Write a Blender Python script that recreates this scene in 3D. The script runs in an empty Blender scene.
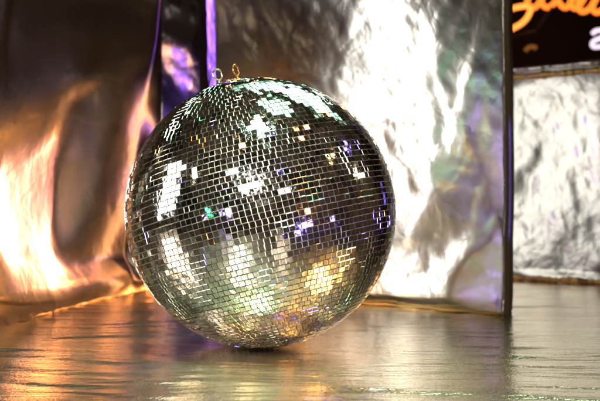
import bpy, bmesh, math, random
import numpy as np
from mathutils import Vector, Matrix

# ------------------------------------------------------------------ units: R = radius of the ball (a 50 cm ball)
R = 0.25
CAM_H = 1.126            # camera height in R
F = 833.0                # focal length in pixels of a 600 px wide frame
HZ, CX = 196.0, 300.0    # horizon row, centre column
sc = bpy.context.scene
COL = sc.collection

# ------------------------------------------------------------------ camera
cd = bpy.data.cameras.new("camera")
cam = bpy.data.objects.new("camera", cd); COL.objects.link(cam)
cam.location = (0, 0, CAM_H * R)
cam.rotation_euler = (math.radians(90 - 0.31), 0, 0)
cd.lens = 50; cd.sensor_width = 36
cd.clip_start = 0.02; cd.clip_end = 200
cd.dof.use_dof = True; cd.dof.focus_distance = 5.35 * R; cd.dof.aperture_fstop = 5.0
sc.camera = cam

# ------------------------------------------------------------------ world (dark club room)
w = bpy.data.worlds.new("World"); sc.world = w; w.use_nodes = True
_nt = w.node_tree; _tc = _nt.nodes.new("ShaderNodeTexCoord"); _nz = _nt.nodes.new("ShaderNodeTexNoise"); _cr = _nt.nodes.new("ShaderNodeValToRGB")
_nt.links.new(_tc.outputs["Generated"], _nz.inputs["Vector"]); _nz.inputs["Scale"].default_value = 3.5; _nz.inputs["Detail"].default_value = 6.0; _nz.inputs["Roughness"].default_value = 0.7
_nt.links.new(_nz.outputs["Fac"], _cr.inputs["Fac"]); _e = _cr.color_ramp.elements
_e[0].position = 0.40; _e[0].color = (0.010, 0.0065, 0.004, 1); _e[1].position = 0.75; _e[1].color = (0.16, 0.105, 0.055, 1)
_nt.links.new(_cr.outputs["Color"], _nt.nodes["Background"].inputs["Color"])
w.node_tree.nodes["Background"].inputs[1].default_value = 0.42
sc.view_settings.view_transform = 'Standard'; sc.view_settings.look = 'None'
sc.view_settings.exposure = 0.42; sc.view_settings.gamma = 1.0

# ------------------------------------------------------------------ unseen area lamps, many added to shape glow and reflections
BALL = Vector((-0.290, 6.23, 1.0))
def lamp(name, loc, aim, size, color, power, size_y=None, spread=None):
    ld = bpy.data.lights.new(name, 'AREA')
    ld.energy = power; ld.color = color
    ld.shape = 'RECTANGLE' if size_y else 'DISK'
    ld.size = size * R
    if size_y: ld.size_y = size_y * R
    if spread: ld.spread = math.radians(spread)
    o = bpy.data.objects.new(name, ld); COL.objects.link(o)
    o.location = Vector(loc) * R
    o.rotation_euler = (Vector(aim) - Vector(loc)).to_track_quat('-Z', 'Y').to_euler()
    return o
KEY = (-6.2, 4.6, 2.6)
lamp("key_lamp", KEY, (1.0, 8.5, 1.4), 1.8, (1.0, 0.97, 0.92), 7.5, 3.6)
lamp("green_lamp", (0.9, 9.6, 6.1), (-0.2, 6.3, 1.6), 5.6, (0.55, 1.0, 0.70), 1.3, 2.8, 48)
lamp("green_lamp", (0.7, 6.6, 7.6), (-0.3, 6.2, 0), 2.4, (0.45, 1.0, 0.62), 0.3, 1.6, 46)
lamp("floor_fill", (-3.1, -2.7, 6.4), (-0.65, 4.5, 0), 2.0, (0.86, 1.0, 0.88), 0.9, 1.6, 16)  # narrow spots added and aimed at the cloth to brighten the ball's underside
lamp("floor_fill", (5.2, 4.1, 4.8), (0.6, 5.2, 0), 1.6, (1.0, 0.62, 0.22), 0.8, 1.2, 20)
lamp("floor_fill", (-0.4, 3.6, 7.8), (-0.3, 5.5, 0), 1.6, (0.50, 1.0, 0.68), 1.2, 0.8, 18)
lamp("front_lamp", (-0.9, -3.6, 5.2), (-0.3, 6.2, 1), 1.5, (1.0, 0.95, 0.86), 1.0, 1.5, 12)
lamp("fill_lamp", (3.6, -4.0, 5.0), (-0.3, 6.2, 1), 1.2, (1.0, 0.90, 0.78), 1.5, 1.2)  # weak fill added for the dark upper part of the tall panel
ORANGE = (-0.72, 12.0, 0.95)
lamp("orange_fill", ORANGE, (-2.3, 7.8, 1.0), 1.0, (1.0, 0.42, 0.13), 3.4, 2.4, 110)  # added out of sight behind the tall panel, gives the left foil its glow
ORANGE2 = (-4.6, 3.0, 1.0)
lamp("amber_fill", ORANGE2, (0.25, 8.9, 0.8), 0.9, (1.0, 0.42, 0.08), 1.4, 0.9, 16)  # added spot on foil hidden by the ball, so the floor mirrors orange
PURPLE = (-2.75, 11.4, 3.0)
lamp("purple_lamp", PURPLE, (-1.2, 9.95, 2.6), 0.9, (0.30, 0.12, 1.0), 0.45, 2.6, 40)
PURPLE3 = (-3.0, 10.95, 1.7)
lamp("purple_wash", PURPLE3, (-1.75, 12.6, 1.9), 0.7, (0.30, 0.12, 1.0), 8.0, 1.4, 60)
PURPLE2 = (-0.95, 11.3, 1.0)
lamp("violet_fill", PURPLE2, (-2.3, 7.8, 1.0), 0.25, (0.34, 0.20, 1.0), 0.04, 0.5, 50)  # tiny hidden lamp added for a violet spot on the left foil
PALE = (-1.12, 11.6, 1.2)
lamp("pale_fill", PALE, (-1.9, 9.8, 1.2), 0.25, (1.0, 0.93, 0.85), 0.2, 2.4, 60)  # hidden strip added to whiten edges of the left foil
RL = (1.4, 10.0, 2.3)
lamp("right_fill", RL, (3.6, 11.2, 1.4), 0.8, (1.0, 0.98, 0.87), 0.42, 1.6)  # added behind the tall panel to whiten the box's foil
def seen_in_ball(px, py, dist):
    """where an unseen added lamp stands whose image sits on the ball at this place"""
    x, z = (px - 258.5)/136, -(py - 213)/136
    n = Vector((x, -math.sqrt(max(0, 1-x*x-z*z)), z)); p = BALL + n
    d = (p - Vector((0, 0, CAM_H))).normalized(); r = d - 2*d.dot(n)*n
    q = p + r*dist
    return Vector((q.x, q.y, max(q.z, 0.35)))
GOLD = (1.0, 0.55, 0.14); AMB = (1.0, 0.36, 0.05); VIO = (0.24, 0.15, 1.0); LIL = (0.55, 0.42, 1.0); GRN = (0.05, 0.8, 0.25); CRM = (1.0, 0.88, 0.6)
for nm, px, py, dist, size, c, pw, sy in (
        ("ball_glint_lamp", 180, 123, 5.5, 1.2, CRM, .55, 1.2), ("ball_glint_lamp", 296, 138, 7, .9, AMB, .35, .7), ("ball_glint_lamp", 264, 128, 7, .8, CRM, .30, .8),
        ("ball_glint_lamp", 247, 150, 7, .5, GOLD, .18, .5), ("ball_glint_lamp", 300, 228, 4, .9, VIO, .40, .5), ("ball_glint_lamp", 326, 220, 4.5, .35, VIO, .18, .35),
        ("ball_glint_lamp", 303, 207, 6, .5, AMB, .22, .5), ("ball_glint_lamp", 234, 211, 7, .5, LIL, .22, .9), ("ball_glint_lamp", 221, 209, 7, .45, GRN, .10, .45),
        ("ball_glint_lamp", 379, 200, 3.6, .5, VIO, .07, 1.2), ("ball_glint_lamp", 340, 150, 6, .5, VIO, .15, .5), ("ball_glint_lamp", 322, 118, 6, .9, AMB, .35, .6),
        ("ball_glint_lamp", 205, 175, 6, .5, CRM, .15, .5), ("ball_glint_lamp", 282, 171, 8, .4, VIO, .12, .4), ("ball_glint_lamp", 350, 175, 5, .4, CRM, .15, .8)):
    lamp(nm, seen_in_ball(px, py, dist), BALL, size, c, pw*0.2, sy, 24)  # small unseen lamps added to colour single tiles of the ball

# ------------------------------------------------------------------ small helpers
def link(name, me, mat=None, parent=None):
    o = bpy.data.objects.new(name, me); COL.objects.link(o)
    if mat: me.materials.append(mat)
    if parent: o.parent = parent
    return o
def tag(o, label=None, cat=None, group=None, kind=None):
    if label: o["label"] = label
    if cat: o["category"] = cat
    if group: o["group"] = group
    if kind: o["kind"] = kind
    return o
def empty(name, loc=(0, 0, 0)):
    o = bpy.data.objects.new(name, None); COL.objects.link(o); o.location = loc
    o.empty_display_size = 0.05
    return o
def grid_mesh(name, P, smooth=True):
    """P: array (nv, nu, 3) -> quad sheet"""
    nv, nu = P.shape[:2]
    me = bpy.data.meshes.new(name)
    idx = np.arange(nv * nu).reshape(nv, nu)
    f = np.stack([idx[:-1, :-1], idx[:-1, 1:], idx[1:, 1:], idx[1:, :-1]], -1).reshape(-1, 4)
    me.from_pydata(P.reshape(-1, 3).tolist(), [], f.tolist())
    if smooth: me.polygons.foreach_set("use_smooth", np.ones(len(f), bool))
    me.update()
    return me
def tube_bm(bm, pts, r, n=10, closed=False):
    pts = [Vector(p) for p in pts]; N = len(pts); rings = []
    up = Vector((0, 1, 0.03)).normalized()
    for i, p in enumerate(pts):
        a = pts[(i - 1) % N] if (closed or i > 0) else p
        b = pts[(i + 1) % N] if (closed or i < N - 1) else p
        t = (b - a).normalized()
        s = t.cross(up)
        if s.length < 1e-3: s = t.cross(Vector((1, 0, 0)))
        s.normalize(); q = s.cross(t)
        rr = r[i] if isinstance(r, (list, tuple)) else r
        rings.append([bm.verts.new(p + (s * math.cos(2*math.pi*k/n) + q * math.sin(2*math.pi*k/n)) * rr) for k in range(n)])
    for i in range(N if closed else N - 1):
        A, B = rings[i], rings[(i + 1) % N]
        for k in range(n):
            bm.faces.new((A[k], A[(k+1) % n], B[(k+1) % n], B[k])).smooth = True
    if not closed:
        bm.faces.new(rings[0]); bm.faces.new(rings[-1][::-1])
def bm_obj(name, bm, mat, parent=None):
    bmesh.ops.recalc_face_normals(bm, faces=bm.faces)
    me = bpy.data.meshes.new(name); bm.to_mesh(me); bm.free()
    return link(name, me, mat, parent)
def spline(ctrl, n=10):
    c = [Vector(p) for p in ctrl]; c = [c[0]] + c + [c[-1]]; out = []
    for i in range(1, len(c) - 2):
        for k in range(n):
            t = k / n; p0, p1, p2, p3 = c[i-1], c[i], c[i+1], c[i+2]
            out.append(0.5*((2*p1)+(-p0+p2)*t+(2*p0-5*p1+4*p2-p3)*t*t+(-p0+3*p1-3*p2+p3)*t**3))
    out.append(c[-2]); return out
def at(px, py, Y):
    """point (in metres) at depth Y (in R) seen at a place of the photograph"""
    return Vector(((px - CX) / F * Y, Y, CAM_H - (py - HZ) / F * Y)) * R

rng = np.random.default_rng(7)
def vnoise(x, y, seed=0):
    """smooth value noise"""
    r = np.random.default_rng(seed); T = r.random((256, 256)) * 2 - 1
    xi = np.floor(x).astype(int); yi = np.floor(y).astype(int)
    fx = x - xi; fy = y - yi; fx = fx*fx*fx*(fx*(fx*6-15)+10); fy = fy*fy*fy*(fy*(fy*6-15)+10)
    g = lambda a, b: T[a % 256, b % 256]
    return (g(xi, yi)*(1-fx)+g(xi+1, yi)*fx)*(1-fy)+(g(xi, yi+1)*(1-fx)+g(xi+1, yi+1)*fx)*fy
def crumple(x, y, seed, n=60):
    """foil creases: pleats running in random directions, each fading along and across itself"""
    r = np.random.default_rng(seed); h = np.zeros_like(x)
    x0, x1, y0, y1 = x.min(), x.max(), y.min(), y.max()
    for k in range(n):
        cx, cy = r.uniform(x0, x1), r.uniform(y0, y1)
        a = r.normal(math.pi/2, 0.75); L = r.uniform(.12, .6); W = L * r.uniform(.2, .45)
        dx, dy = x - cx, y - cy
        s = dx*math.cos(a) + dy*math.sin(a); q = -dx*math.sin(a) + dy*math.cos(a)
        q = q + .25*W*np.sin(s*3/L + k)
        h += r.choice([-1, 1, 1]) * W * np.exp(-(s/L)**2) * np.exp(-np.sqrt((q/W)**2+.03)*1.3)
    return h

def crumple2(x, y, seed, n):
    """small sharp wrinkles"""
    r = np.random.default_rng(seed); h = np.zeros_like(x)
    for k in range(n):
        cx, cy = r.uniform(x.min(), x.max()), r.uniform(y.min(), y.max())
        a = r.normal(math.pi/2, 1.0); L = r.uniform(.05, .28); W = L*r.uniform(.25, .6)
        m = (abs(x-cx) < 3*L) & (abs(y-cy) < 3*L)
        dx, dy = x[m]-cx, y[m]-cy
        s = dx*math.cos(a)+dy*math.sin(a); q = -dx*math.sin(a)+dy*math.cos(a)
        h[m] += r.choice([-1, 1]) * W * np.exp(-(s/L)**2) * np.exp(-np.sqrt((q/W)**2+.004)*1.5)
    return h

# ------------------------------------------------------------------ materials
def nodes(name):
    m = bpy.data.materials.new(name); m.use_nodes = True
    nt = m.node_tree; return m, nt, nt.nodes["Principled BSDF"]
def tex(nt, kind, vec, **kw):
    n = nt.nodes.new(kind); nt.links.new(vec, n.inputs["Vector"])
    for k, v in kw.items():
        if k in n.inputs: n.inputs[k].default_value = v
        else: setattr(n, k, v)
    return n
def coords(nt, scale=(1, 1, 1), space="Object"):
    tc = nt.nodes.new("ShaderNodeTexCoord"); mp = nt.nodes.new("ShaderNodeMapping")
    mp.inputs["Scale"].default_value = scale
    nt.links.new(tc.outputs[space], mp.inputs["Vector"]); return mp.outputs["Vector"]
def bump(nt, h, strength, dist, normal=None):
    b = nt.nodes.new("ShaderNodeBump"); b.inputs["Strength"].default_value = strength
    b.inputs["Distance"].default_value = dist; nt.links.new(h, b.inputs["Height"])
    if normal: nt.links.new(normal, b.inputs["Normal"])
    return b.outputs["Normal"]
def ramp(nt, fac, stops):
    r = nt.nodes.new("ShaderNodeValToRGB"); nt.links.new(fac, r.inputs["Fac"])
    e = r.color_ramp.elements
    while len(e) < len(stops): e.new(0.5)
    for i, (p, c) in enumerate(stops): e[i].position = p; e[i].color = (*c, 1)
    return r.outputs["Color"]
def foil(name, col=(0.88, 0.86, 0.82), rough=0.2, fine=1.0):
    m, nt, p = nodes(name)
    v = coords(nt)
    p.inputs["Metallic"].default_value = 1.0
    n0 = tex(nt, "ShaderNodeTexNoise", v, Scale=5.0, Detail=4.0)
    c = ramp(nt, n0.outputs["Fac"], [(0.3, tuple(x*.90 for x in col)), (0.7, col)])
    nt.links.new(c, p.inputs["Base Color"])
    r = nt.nodes.new("ShaderNodeMapRange"); nt.links.new(n0.outputs["Fac"], r.inputs["Value"])
    r.inputs["To Min"].default_value = rough*.75; r.inputs["To Max"].default_value = rough*1.3
    nt.links.new(r.outputs["Result"], p.inputs["Roughness"])
    n1 = tex(nt, "ShaderNodeTexNoise", v, Scale=14.0, Detail=5.0, Roughness=0.55, Distortion=0.6)
    a = bump(nt, n1.outputs["Fac"], 0.24*fine, 0.008)
    n2 = tex(nt, "ShaderNodeTexNoise", v, Scale=160.0, Detail=3.0)
    c = bump(nt, n2.outputs["Fac"], 0.06*fine, 0.0006, a)
    nt.links.new(c, p.inputs["Normal"])
    return m
M_FOIL = foil("silver_foil", (0.88, 0.86, 0.81), 0.26)
M_FOIL_BOX = foil("silver_foil_box", (0.90, 0.88, 0.85), 0.30, 1.2)
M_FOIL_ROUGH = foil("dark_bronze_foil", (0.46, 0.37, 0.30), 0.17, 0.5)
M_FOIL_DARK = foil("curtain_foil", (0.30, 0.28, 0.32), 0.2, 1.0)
M_GOLD = foil("gold_tape", (0.85, 0.55, 0.20), 0.45, 1.5)

def floor_mat():
    m, nt, p = nodes("lame_cloth")
    p.inputs["Metallic"].default_value = 1.0
    v = coords(nt)
    n = tex(nt, "ShaderNodeTexNoise", v, Scale=6.0, Detail=3.0)
    c = ramp(nt, n.outputs["Fac"], [(0.3, (0.88, 0.71, 0.50)), (0.7, (0.93, 0.80, 0.62))])
    nt.links.new(c, p.inputs["Base Color"])
    p.inputs["Roughness"].default_value = 0.11
    g = tex(nt, "ShaderNodeTexNoise", coords(nt, (220, 420, 1)), Scale=1.0, Detail=1.0, Roughness=0.6)
    a = bump(nt, g.outputs["Fac"], 0.7, 0.0007)
    s = tex(nt, "ShaderNodeTexNoise", coords(nt, (9, 85, 1)), Scale=1.0, Detail=2.5, Roughness=0.5, Distortion=0.2)
    b = bump(nt, s.outputs["Fac"], 0.5, 0.0032, a)
    nt.links.new(b, p.inputs["Normal"])
    p2 = nt.nodes.new("ShaderNodeBsdfPrincipled"); p2.inputs["Metallic"].default_value = 1.0
    p2.inputs["Roughness"].default_value = 0.5; nt.links.new(c, p2.inputs["Base Color"]); nt.links.new(b, p2.inputs["Normal"])
    mx = nt.nodes.new("ShaderNodeMixShader"); mx.inputs[0].default_value = 0.13
    nt.links.new(p.outputs[0], mx.inputs[1]); nt.links.new(p2.outputs[0], mx.inputs[2])
    nt.links.new(mx.outputs[0], nt.nodes["Material Output"].inputs["Surface"])
    return m
M_FLOOR = floor_mat()

def plain(name, col, rough=0.5, metal=0.0, emit=None, es=0.0, vary=0.15):
    m, nt, p = nodes(name)
    n = tex(nt, "ShaderNodeTexNoise", coords(nt), Scale=30.0, Detail=4.0)
    c = ramp(nt, n.outputs["Fac"], [(0.3, tuple(x*(1-vary) for x in col)), (0.7, col)])
    nt.links.new(c, p.inputs["Base Color"])
    p.inputs["Roughness"].default_value = rough; p.inputs["Metallic"].default_value = metal
    if emit:
        p.inputs["Emission Color"].default_value = (*emit, 1); p.inputs["Emission Strength"].default_value = es
    return m
M_WALL = plain("dark_wall", (0.030, 0.018, 0.014), 0.7)
M_EDGE = plain("dark_board_edge", (0.035, 0.022, 0.016), 0.45)
M_CORE = plain("ball_core_plaster", (0.88, 0.85, 0.76), 0.4, 0.1)
M_RING = plain("steel_ring", (0.78, 0.70, 0.60), 0.22, 1.0)
M_BRASS = plain("brass_ring", (0.80, 0.45, 0.16), 0.25, 1.0)
M_BLACK = plain("black_rubber", (0.02, 0.02, 0.02), 0.6)
M_NEON = plain("orange_neon", (0.9, 0.3, 0.05), 0.3, 0, (1.0, 0.19, 0.02), 1.5)
M_NEON2 = plain("orange_neon_core", (1.0, 0.5, 0.1), 0.3, 0, (1.0, 0.30, 0.045), 1.5)
M_WNEON = plain("pink_white_neon", (0.9, 0.8, 0.9), 0.3, 0, (1.0, 0.78, 0.92), 0.95)
M_PIPE = plain("dull_pipe", (0.20, 0.12, 0.14), 0.4, 0.6)

def mirror_mat():
    m, nt, p = nodes("mirror_glass")
    p.inputs["Metallic"].default_value = 1.0
    at_ = nt.nodes.new("ShaderNodeAttribute"); at_.attribute_name = "tilecol"
    nt.links.new(at_.outputs["Color"], p.inputs["Base Color"])
    n = tex(nt, "ShaderNodeTexNoise", coords(nt), Scale=220.0, Detail=2.0)
    r = nt.nodes.new("ShaderNodeMapRange"); nt.links.new(n.outputs["Fac"], r.inputs["Value"])
    r.inputs["From Min"].default_value = .35; r.inputs["From Max"].default_value = .75
    r.inputs["To Min"].default_value = 0.02; r.inputs["To Max"].default_value = 0.12
    nt.links.new(r.outputs["Result"], p.inputs["Roughness"])
    n3 = tex(nt, "ShaderNodeTexNoise", coords(nt), Scale=90.0, Detail=1.0)
    nt.links.new(bump(nt, n3.outputs["Fac"], 0.25, 0.0006), p.inputs["Normal"])
    return m
M_MIRROR = mirror_mat()

# ------------------------------------------------------------------ floor: one rippled sheet of metallic cloth
def build_floor():
    xs = np.concatenate([np.linspace(-60, -6, 12)[:-1], np.linspace(-6, 6, 300), np.linspace(6, 60, 12)[1:]])
    ys = np.concatenate([np.linspace(-60, -6, 10)[:-1], np.linspace(-6, 3.5, 120)[:-1], np.linspace(3.5, 13, 760), np.linspace(13, 80, 20)[1:]])
    X, Y = np.meshgrid(xs, ys)
    bend = 0.10 * np.sin(X * 0.9 + 0.5) + 0.05*X
    Yb = Y + bend + 0.12*vnoise(X*.9+3, Y*.7, 12) + 0.05*vnoise(X*2.4, Y*1.5, 13)
    z = 0.0085 * vnoise(X * .45 + 9, Yb * 3.2, 1) + 0.0052 * vnoise(X * 1.3, Yb * 8.5, 2) + 0.0020 * vnoise(X * 3.2, Yb * 20, 3)
    z += 0.006 * vnoise(X * .4, Yb * 1.1, 5)
    fade = np.clip((14 - np.abs(Y)) / 3, 0, 1)
    P = np.stack([X, Y, z * fade], -1) * R
    o = link("floor", grid_mesh("floor", P), M_FLOOR)
    tag(o, kind="structure", label="silver lame cloth floor with fine horizontal ripples")
build_floor()

# dark wall far behind, and the room's dark end
def box_obj(name, lo, hi, mat, parent=None, bevel=0.0):
    bm = bmesh.new(); bmesh.ops.create_cube(bm, size=1)
    lo = Vector(lo); hi = Vector(hi)
    for v in bm.verts: v.co = Vector([(lo[i]+hi[i])/2 + v.co[i]*(hi[i]-lo[i]) for i in range(3)]) * R
    if bevel: bmesh.ops.bevel(bm, geom=bm.edges[:], offset=bevel*R, segments=3, affect='EDGES', profile=.5)
    return bm_obj(name, bm, mat, parent)
wall = box_obj("back_wall", (-30, 24, -0.5), (30, 24.6, 16), M_WALL)
tag(wall, kind="structure", label="dark brown back wall of the room")

# ------------------------------------------------------------------ foil sheets whose swells and dents are solved from a slope field
def solve_height(sx, sz, du, dv):
    """least-squares surface from slopes (mirror-extended FFT Poisson)"""
    nv, nu = sx.shape
    gx = np.block([[sx, -sx[:, ::-1]], [sx[::-1], -sx[::-1, ::-1]]])
    gz = np.block([[sz, sz[:, ::-1]], [-sz[::-1], -sz[::-1, ::-1]]])
    kx = 2*math.pi*np.fft.fftfreq(2*nu, du)[None, :]; kz = 2*math.pi*np.fft.fftfreq(2*nv, dv)[:, None]
    k2 = kx**2 + kz**2; k2[0, 0] = 1
    H = (-1j*kx*np.fft.fft2(gx) - 1j*kz*np.fft.fft2(gz)) / k2; H[0, 0] = 0
    return np.real(np.fft.ifft2(H))[:nv, :nu]

class Face:
    """upright rectangular face: a = base corner (R units), d = unit direction along the base, width, height"""
    def __init__(s, a, b, height):
        s.a = Vector((*a, 0)); e = Vector((*b, 0)) - s.a; s.w = e.length; s.d = e.normalized(); s.h = height
        s.n = Vector((s.d.y, -s.d.x, 0))
        if s.n.y > 0: s.n = -s.n
    def uv(s, px, py):
        k = (px - CX) / F       # X = k Y
        u = (k*s.a.y - s.a.x) / (s.d.x - k*s.d.y)
        Y = s.a.y + u*s.d.y
        return u, CAM_H - (py - HZ)/F*Y

def blobs(face, U, V, lst):
    """lst of (px, py, sx, sy, angle, weight): soft patches, given where the photograph shows them"""
    out = np.zeros_like(U)
    for px, py, sx, sy, ang, wgt in lst:
        u0, v0 = face.uv(px, py); u1, _ = face.uv(px+1, py); _, v1 = face.uv(px, py-1)
        a = math.radians(ang); x = (U-u0)/(u1-u0); y = -(V-v0)/(v1-v0)
        s = (x*math.cos(a)+y*math.sin(a))/sx; t = (-x*math.sin(a)+y*math.cos(a))/sy
        out += wgt*np.exp(-(s*s+t*t)**1.3)
    return out

def sculpt(face, U, V, base_slope, layers, gain=1.0):
    """layers: (weight map, point to be mirrored towards the room's viewer); returns height field"""
    d = np.array(face.d); n = np.array(face.n)
    P = np.array(face.a)[None, None] + U[..., None]*d + V[..., None]*np.array([0, 0, 1.])
    view = np.array([0, 0, CAM_H]) - P; view /= np.linalg.norm(view, axis=-1, keepdims=True)
    if callable(base_slope[0]): sx = base_slope[0](U)
    else:
        b0, b1 = base_slope[0] if isinstance(base_slope[0], tuple) else (base_slope[0],)*2
        sx = b0 + (b1-b0)*U/face.w
    sz = np.full(U.shape, base_slope[1])
    for wgt, L in layers:
        l = np.array(L) - P; l /= np.linalg.norm(l, axis=-1, keepdims=True)
        h = view + l; h /= np.linalg.norm(h, axis=-1, keepdims=True)
        hn = (h*n).sum(-1); tx = -(h*d).sum(-1)/hn; tz = -h[..., 2]/hn
        wg = np.clip(wgt, 0, 1)
        sx = sx*(1-wg) + tx*wg; sz = sz*(1-wg) + tz*wg
    return sx*gain, sz*gain

def foil_face(name, face, layers, base_slope, mat, parent, seed, amp=1.0, nu=240, nv=300, edge=(0.05, 0.05), zlow=0.0, fold_l=None, fold_r=None, wrap=0.14, pin=False, top_pin=0, settle=True):
    u = np.linspace(0, face.w, nu); v = np.linspace(zlow, face.h, nv); U, V = np.meshgrid(u, v)
    lay = [(f(U, V), L) for f, L in layers]
    sx, sz = sculpt(face, U, V, base_slope, lay)
    h = solve_height(sx, sz, u[1]-u[0], v[1]-v[0])
    h += amp*(0.055*crumple(U, V, seed, 70) + 0.032*crumple2(U, V, seed+3, 200) + 0.010*vnoise(U*4, V*3, seed) + 0.003*vnoise(U*9+V*3, V*7, seed+1) + .0006*vnoise(U*21, V*18+U*6, seed+2))
    eb = np.clip((V-zlow)/0.16, 0, 1); eb = eb*eb*(3-2*eb)      # settle the foot onto the board
    if pin:
        q = np.clip((face.w-U)/0.5, 0, 1); q = q*q*(3-2*q); h = h - h[:, -60:].mean() - .03; h = h*q
    else: h = h - np.percentile(h, 2)
    if top_pin:
        et = np.clip((face.h-V)/top_pin, 0, 1); h = h*et*et*(3-2*et)
    i0 = int(h.shape[1]*.08); lo = h[6, i0]*(1-U/face.w) + h[6, -i0]*(U/face.w)
    ek = 1 if settle else np.clip((V+.10)/0.36, 0, 1)
    if settle: h = lo + (h-lo)*(.12+.88*eb)
    else:
        lo = h[:60].mean(0, keepdims=True); line = np.polyval(np.polyfit(u, lo[0], 1), u)[None, :]; h = line + (h-line)*ek; lo = line
    face.foot = (float(lo[0, 0]), float(lo[0, -1]))
    face.hmin = float(h.min())
    if fold_l:      # a flat folded strip down the left edge
        h = h - np.maximum(fold_l[0] - U, 0)*math.tan(math.radians(fold_l[1]))
    if fold_r:
        h = h - np.maximum(fold_r[0] - (face.w-U), 0)*math.tan(math.radians(fold_r[1]))
    # rounded wrap at the two upright edges
    off = np.zeros_like(h)
    for dist, rr in ((U, edge[0]), (face.w-U, edge[1])):
        q = np.clip(1 - dist/rr, 0, 1); off -= rr*(1-np.sqrt(np.maximum(1-q*q, 0)))
    P = np.array(face.a)[None, None] + U[..., None]*np.array(face.d) + V[..., None]*np.array([0, 0, 1.]) + (h+off)[..., None]*np.array(face.n)
    if wrap:        # the foil is folded back round both upright edges
        n = np.array(face.n)
        P = np.concatenate([P[:, :1]-n*wrap+0.0*P[:, :1], P, P[:, -1:]-n*wrap], 1)
    return link(name, grid_mesh(name, P*R), mat, parent), h

def board(name, face, thick, mat, parent, inset=0.01, top=None, gap=0.045):
    """the solid behind a foil face"""
    a = face.a + face.d*inset; b = face.a + face.d*(face.w-inset)
    f = -gap*face.n; k = -thick*face.n; H = (top or face.h) - 0.004
    bm = bmesh.new()
    v = [bm.verts.new((p+Vector((0, 0, z)))*R) for z in (0.003, H) for p in (a+f, b+f, b+k, a+k)]
    for q in ((3, 2, 1, 0), (4, 5, 6, 7), (0, 1, 5, 4), (1, 2, 6, 5), (2, 3, 7, 6), (3, 0, 4, 7)): bm.faces.new([v[i] for i in q])
    bmesh.ops.bevel(bm, geom=bm.edges[:], offset=0.012*R, segments=2, affect='EDGES')
    return bm_obj(name, bm, mat, parent)

def fold_strip(name, face, mat, parent, r=0.03, seed=3, u0=0.0, u1=None, z=0.0, out=0.05):
    """puckered roll of foil tucked along the foot"""
    u1 = face.w if u1 is None else u1; n = 90; bm = bmesh.new(); rr = random.Random(seed)
    pts = []; rad = []
    for i in range(n):
        t = u0 + (u1-u0)*i/(n-1)
        fo = getattr(face, "foot", (0, 0)) if z == 0 else (0, 0)
        p = face.a + face.d*t + face.n*(out + fo[0]*(1-t/face.w) + fo[1]*t/face.w + .008*math.sin(t*9+seed) + rr.uniform(-.004, .004)) + Vector((0, 0, z + r*.75 + .004*math.sin(t*15)))
        pts.append(p*R); rad.append(r*R*(0.75+.25*math.sin(t*11+seed)*math.sin(t*4.3)+rr.uniform(-.16, .16)))
    tube_bm(bm, pts, rad, 10)
    return bm_obj(name, bm, mat, parent)

# ---- tall panel behind the ball
fc = Face((-1.26, 9.97), (2.0, 7.95), 3.9)
pc = empty("foil_screen", fc.a*R)
tag(pc, "tall wrinkled silver foil panel standing directly behind the mirror ball", "foil screen")
def parented(o, root):
    o.parent = root; o.matrix_parent_inverse = Matrix.Translation(-root.location); return o
def bright_c(U, V):
    b = blobs(fc, U, V, [
        (406, 150, 32, 150, 4, 1.0), (376, 220, 44, 110, 0, 1.0), (352, 110, 22, 80, 48, .7), (372, 30, 14, 70, 25, .45),
        (398, 20, 10, 60, 0, .8), (470, 75, 6, 32, 18, .75), (447, 100, 5, 38, -14, .75), (488, 110, 6, 30, 0, .6), (465, 20, 8, 22, 30, .6), (435, 45, 9, 30, 0, .5),
        (455, 145, 24, 8, 20, .7), (428, 190, 20, 22, 0, .8), (480, 200, 6, 26, 10, .6),
        (450, 265, 14, 55, 38, 1.0), (488, 235, 7, 20, 15, .8), (425, 292, 60, 15, 0, .9), (330, 70, 14, 20, 30, .25)])
    d = blobs(fc, U, V, [(425, 225, 12, 50, 32, .9), (484, 285, 16, 32, 0, .9), (466, 180, 14, 22, 40, .6), (507, 150, 4, 400, 0, 1.0)])
    return b - d
def base_c(U):
    t = np.clip((U/fc.w-.60)/.2, 0, 1); return .11 - .25*t*t*(3-2*t)
def amber_c(U, V): return blobs(fc, U, V, [(318, 240, 42, 60, 0, 1.0)])
o, _ = foil_face("foil_face", fc, [(bright_c, KEY), (amber_c, ORANGE2)], (base_c, 0.03), M_FOIL, None, 11, 0.9, 300, 340, (0.03, 0.05), fold_l=(0.34, 17.5)); parented(o, pc)
parented(board("backing_board", fc, 0.20, M_EDGE, None, 0.03), pc)
parented(fold_strip("tape_edge", fc, M_GOLD, None, 0.022, 3, 0.02, None, 0.0, 0.03), pc)

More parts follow.
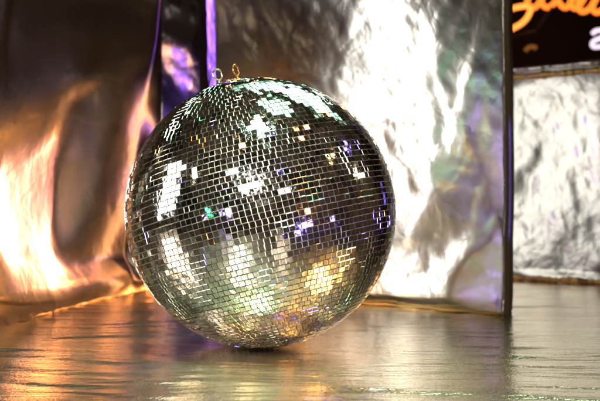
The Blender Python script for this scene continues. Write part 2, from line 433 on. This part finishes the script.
# ---- left panel, turned towards the ball
fl = Face((-2.90, 6.456), (-1.655, 10.075), 3.6)
pl = empty("foil_screen", fl.a*R)
tag(pl, "dark glossy foil panel left of the ball with an orange glow on it", "foil screen")
def orange_l(U, V):
    return blobs(fl, U, V, [(28, 200, 50, 70, 0, 1.2), (62, 200, 16, 66, 0, 1.0), (85, 90, 18, 11, -20, .55), (10, 285, 50, 32, 0, 1.0), (80, 280, 60, 22, 0, 1.0), (135, 272, 30, 18, 0, 1.0)]) \
         - blobs(fl, U, V, [(118, 283, 26, 6, -15, .5), (25, 258, 50, 5, -5, .3)])
def white_l(U, V):
    return blobs(fl, U, V, [(6, 230, 13, 42, 0, 1.0), (160, 85, 3, 40, 0, 1.0), (3, 25, 5, 40, 0, .6)])
def purple_l(U, V):
    return blobs(fl, U, V, [(55, 200, 14, 42, 12, .9)])
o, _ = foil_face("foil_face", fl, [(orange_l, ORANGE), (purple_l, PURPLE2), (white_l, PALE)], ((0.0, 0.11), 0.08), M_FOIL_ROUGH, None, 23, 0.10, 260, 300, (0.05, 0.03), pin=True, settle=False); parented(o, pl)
parented(fold_strip("tape_edge", fl, M_GOLD, None, 0.016, 8, 0.0, fl.w-.02, 0.0, 0.012), pl)
parented(board("backing_board", fl, 1.5, M_FOIL, None, 0.03, None, 0.04 - fl.hmin), pl)  # unseen extra depth added to keep the key light off the curtain

# ---- dark foil curtain hanging in the gap
fg = Face((-2.6, 12.6), (-0.6, 12.9), 4.2)
def cur(U, V): return blobs(fg, U, V, [(175, 60, 16, 22, -35, 1.0), (190, 75, 14, 30, 40, .6), (172, 15, 8, 10, 0, .5)])
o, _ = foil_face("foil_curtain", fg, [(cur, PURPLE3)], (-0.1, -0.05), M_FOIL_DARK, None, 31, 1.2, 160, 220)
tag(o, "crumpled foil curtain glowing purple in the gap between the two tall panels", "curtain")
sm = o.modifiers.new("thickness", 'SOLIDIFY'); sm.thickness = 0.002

# ---- foil box at the right
fr = Face((2.98, 11.70), (4.95, 10.26), 2.90)
pb = empty("foil_box", fr.a*R)
tag(pb, "low silver foil wrapped box at the far right under the neon sign", "foil box")
def bright_r(U, V):
    return .55 + blobs(fr, U, V, [(570, 130, 30, 50, 0, .5), (540, 215, 14, 60, 0, .5), (590, 220, 20, 60, 0, .5)]) \
      - blobs(fr, U, V, [(528, 105, 10, 20, 30, .5), (575, 95, 30, 6, -8, .6), (535, 150, 8, 40, 0, .4), (525, 180, 6, 60, 5, .5), (575, 235, 8, 35, 15, .6), (560, 245, 5, 24, 0, .4)])
o, _ = foil_face("foil_face", fr, [(bright_r, RL)], (-0.12, -0.1), M_FOIL_BOX, None, 41, 1.0, 220, 260, (0.04, 0.05), top_pin=0.3); parented(o, pb)
parented(board("box_body", fr, 1.4, M_FOIL_BOX, None, 0.03, 2.88), pb)
parented(fold_strip("rim_fold", fr, M_GOLD, None, 0.055, 9, 0.0, None, 2.74, 0.05), pb)
parented(fold_strip("rim_bead", fr, M_FOIL_BOX, None, 0.035, 5, 0.0, None, 2.86, 0.03), pb)
parented(fold_strip("foot_fold", fr, M_GOLD, None, 0.05, 6, 0.0, None, 0.0, 0.06), pb)

# ------------------------------------------------------------------ mirror ball
ball = empty("mirror_ball", Vector((BALL.x, BALL.y, 0))*R)
tag(ball, "large silver mirror ball covered in small square mirrors, two rings on top", "mirror ball")
axis = Vector((-math.sin(math.radians(14))*math.cos(math.radians(4)), math.sin(math.radians(4)), math.cos(math.radians(14))*math.cos(math.radians(4)))).normalized()
q = Vector((0, 0, 1)).rotation_difference(axis).to_matrix()
C0 = Vector((0, 0, R))      # centre in the ball's own space
def B(p): return q @ (Vector(p)*R) + C0
def build_ball():
    rr = random.Random(5)
    bm = bmesh.new(); bmesh.ops.create_uvsphere(bm, u_segments=96, v_segments=48, radius=0.984*R)
    for f in bm.faces: f.smooth = True
    for v in bm.verts: v.co = q @ v.co + C0
    bm_obj("core", bm, M_CORE, ball)
    pitch = 0.0405; rows = int(round(math.pi/pitch)); verts = []; faces = []; cols = []
    for i in range(1, rows):
        th = math.pi*(i)/rows; s = math.sin(th)
        n = max(5, int(round(2*math.pi*s/pitch)))
        ph0 = rr.random()*6.28
        row_t = rr.gauss(0, 0.006)
        for k in range(n):
            if rr.random() < 0.0012: continue
            ph = ph0 + 2*math.pi*(k+rr.uniform(-.02, .02))/n
            nrm = Vector((s*math.cos(ph), s*math.sin(ph), math.cos(th)))
            east = Vector((-math.sin(ph), math.cos(ph), 0)); north = nrm.cross(east)
            g = 1.0
            jx, jy = rr.gauss(0, .017), rr.gauss(0, .017)+row_t
            if rr.random() < .12: jx += rr.gauss(0, .05); jy += rr.gauss(0, .05)
            n2 = (nrm + east*jx + north*jy).normalized()
            a = rr.gauss(0, .03)
            e2 = (east*math.cos(a) + north*math.sin(a)); e2 = (e2 - n2*e2.dot(n2)).normalized(); no2 = n2.cross(e2)
            hw = (2*math.pi*s/n)*0.5*0.895*rr.uniform(.95, 1.02); hh = pitch*.5*.89*rr.uniform(.96, 1.02)
            c = nrm*(1.0 + rr.uniform(-.0008, .0012))
            ch = 0.0012
            b0 = len(verts)
            for (r_, ww, hh_) in ((-.014, hw, hh), (-ch, hw, hh), (0, hw-ch, hh-ch)):
                for sx, sy in ((-1, -1), (1, -1), (1, 1), (-1, 1)):
                    verts.append(B(c + e2*sx*ww + no2*sy*hh_ + n2*r_))
            tcol = rr.choice([1, 1, 1, .97, .94, .9])
            tint = (0.86*tcol, 0.86*tcol, 0.84*tcol, 1)
            faces.append((b0+8, b0+9, b0+10, b0+11))
            for l in (0, 4):
                for k2 in range(4):
                    k3 = (k2+1) % 4; faces.append((b0+l+k2, b0+l+k3, b0+l+4+k3, b0+l+4+k2))
            cols.append(tint)
    me = bpy.data.meshes.new("mirror_tiles"); me.from_pydata([tuple(v) for v in verts], [], faces)
    ca = me.color_attributes.new("tilecol", 'FLOAT_COLOR', 'CORNER')
    arr = np.repeat(np.array(cols, dtype=np.float32), 9*4, axis=0); ca.data.foreach_set("color", arr.ravel())
    me.update(); link("mirror_tiles", me, M_MIRROR, ball)
    # cap disc and two eyelets at the pole
    bm = bmesh.new(); bmesh.ops.create_cone(bm, cap_ends=True, segments=40, radius1=.115*R, radius2=.105*R, depth=.03*R)
    for v in bm.verts: v.co = q @ (v.co + Vector((0, 0, 1.0*R))) + C0
    bm_obj("cap_disc", bm, M_RING, ball)
    for j, (dx, mat, tw) in enumerate(((-.072, M_RING, .25), (.072, M_BRASS, 1.0))):
        bm = bmesh.new()
        tube_bm(bm, [B((dx, 0, 1.0)), B((dx, 0, 1.035)), B((dx*.99, 0, 1.058))], .0085*R, 10)
        st = bm_obj("eyelet", bm, mat, ball)
        bm = bmesh.new()
        pts = [B((dx + .034*math.cos(t)*math.cos(tw), .034*math.cos(t)*math.sin(tw), 1.094 + .041*math.sin(t))) for t in [2*math.pi*k/28 for k in range(28)]]
        tube_bm(bm, pts, .0075*R, 10, closed=True)
        bm_obj("ring", bm, mat, st)
build_ball()

# ------------------------------------------------------------------ neon sign, far behind
sign = empty("neon_sign", at(560, 20, 21))
tag(sign, "blurred orange neon handwriting glowing on the dark wall above the foil box", "neon sign")
def neon(name, ctrl, Y, r, mat, root):
    bm = bmesh.new(); tube_bm(bm, spline([at(x, y, Y) for x, y in ctrl], 8), r*R, 10)
    return parented(bm_obj(name, bm, mat), root)
neon("letter", [(508, 10), (520, 7), (530, 7), (528, 16), (521, 24), (510, 30)], 21, .068, M_NEON2, sign)
neon("letter", [(530, -8), (527, 4), (534, 8), (541, 0), (546, -10), (541, 2), (547, 8), (555, 2), (559, -9)], 21, .068, M_NEON, sign)
neon("letter", [(556, -4), (560, 5), (566, 8), (572, 0), (575, -9), (570, 3), (575, 9), (581, 3), (586, -6)], 21, .068, M_NEON, sign)
neon("letter", [(582, -8), (578, 4), (581, 12), (589, 9), (596, -2), (592, 8), (597, 13), (606, 6), (610, -6)], 21, .068, M_NEON, sign)
hs = empty("neon_lamp", at(596, 38, 20))
tag(hs, "small curled pinkish white neon shape at the right edge of the photo", "neon lamp")
neon("tube", [(592, 34), (596, 31), (603, 31), (603, 37), (596, 40), (592, 43), (593, 47), (600, 47), (608, 46)], 20, .052, M_WNEON, hs)
o = empty("orange_hook", at(530, 48, 19)); tag(o, "small dull orange hook shaped lamp above the foil box rim", "lamp")
neon("tube", [(525, 51), (528, 48), (533, 47), (536, 49)], 19, .05, plain("dim_amber", (.6, .3, .05), .4, 0, (0.75, .26, .04), .18), o)
o = empty("dim_pipe", at(530, 33, 20)); tag(o, "thin dull metal bracket arm in the dark under the neon writing", "bracket")
neon("arm", [(552, 8), (545, 18), (537, 29)], 20, .04, M_PIPE, o); neon("base_bar", [(512, 38), (525, 35), (537, 32)], 20, .05, M_PIPE, o)
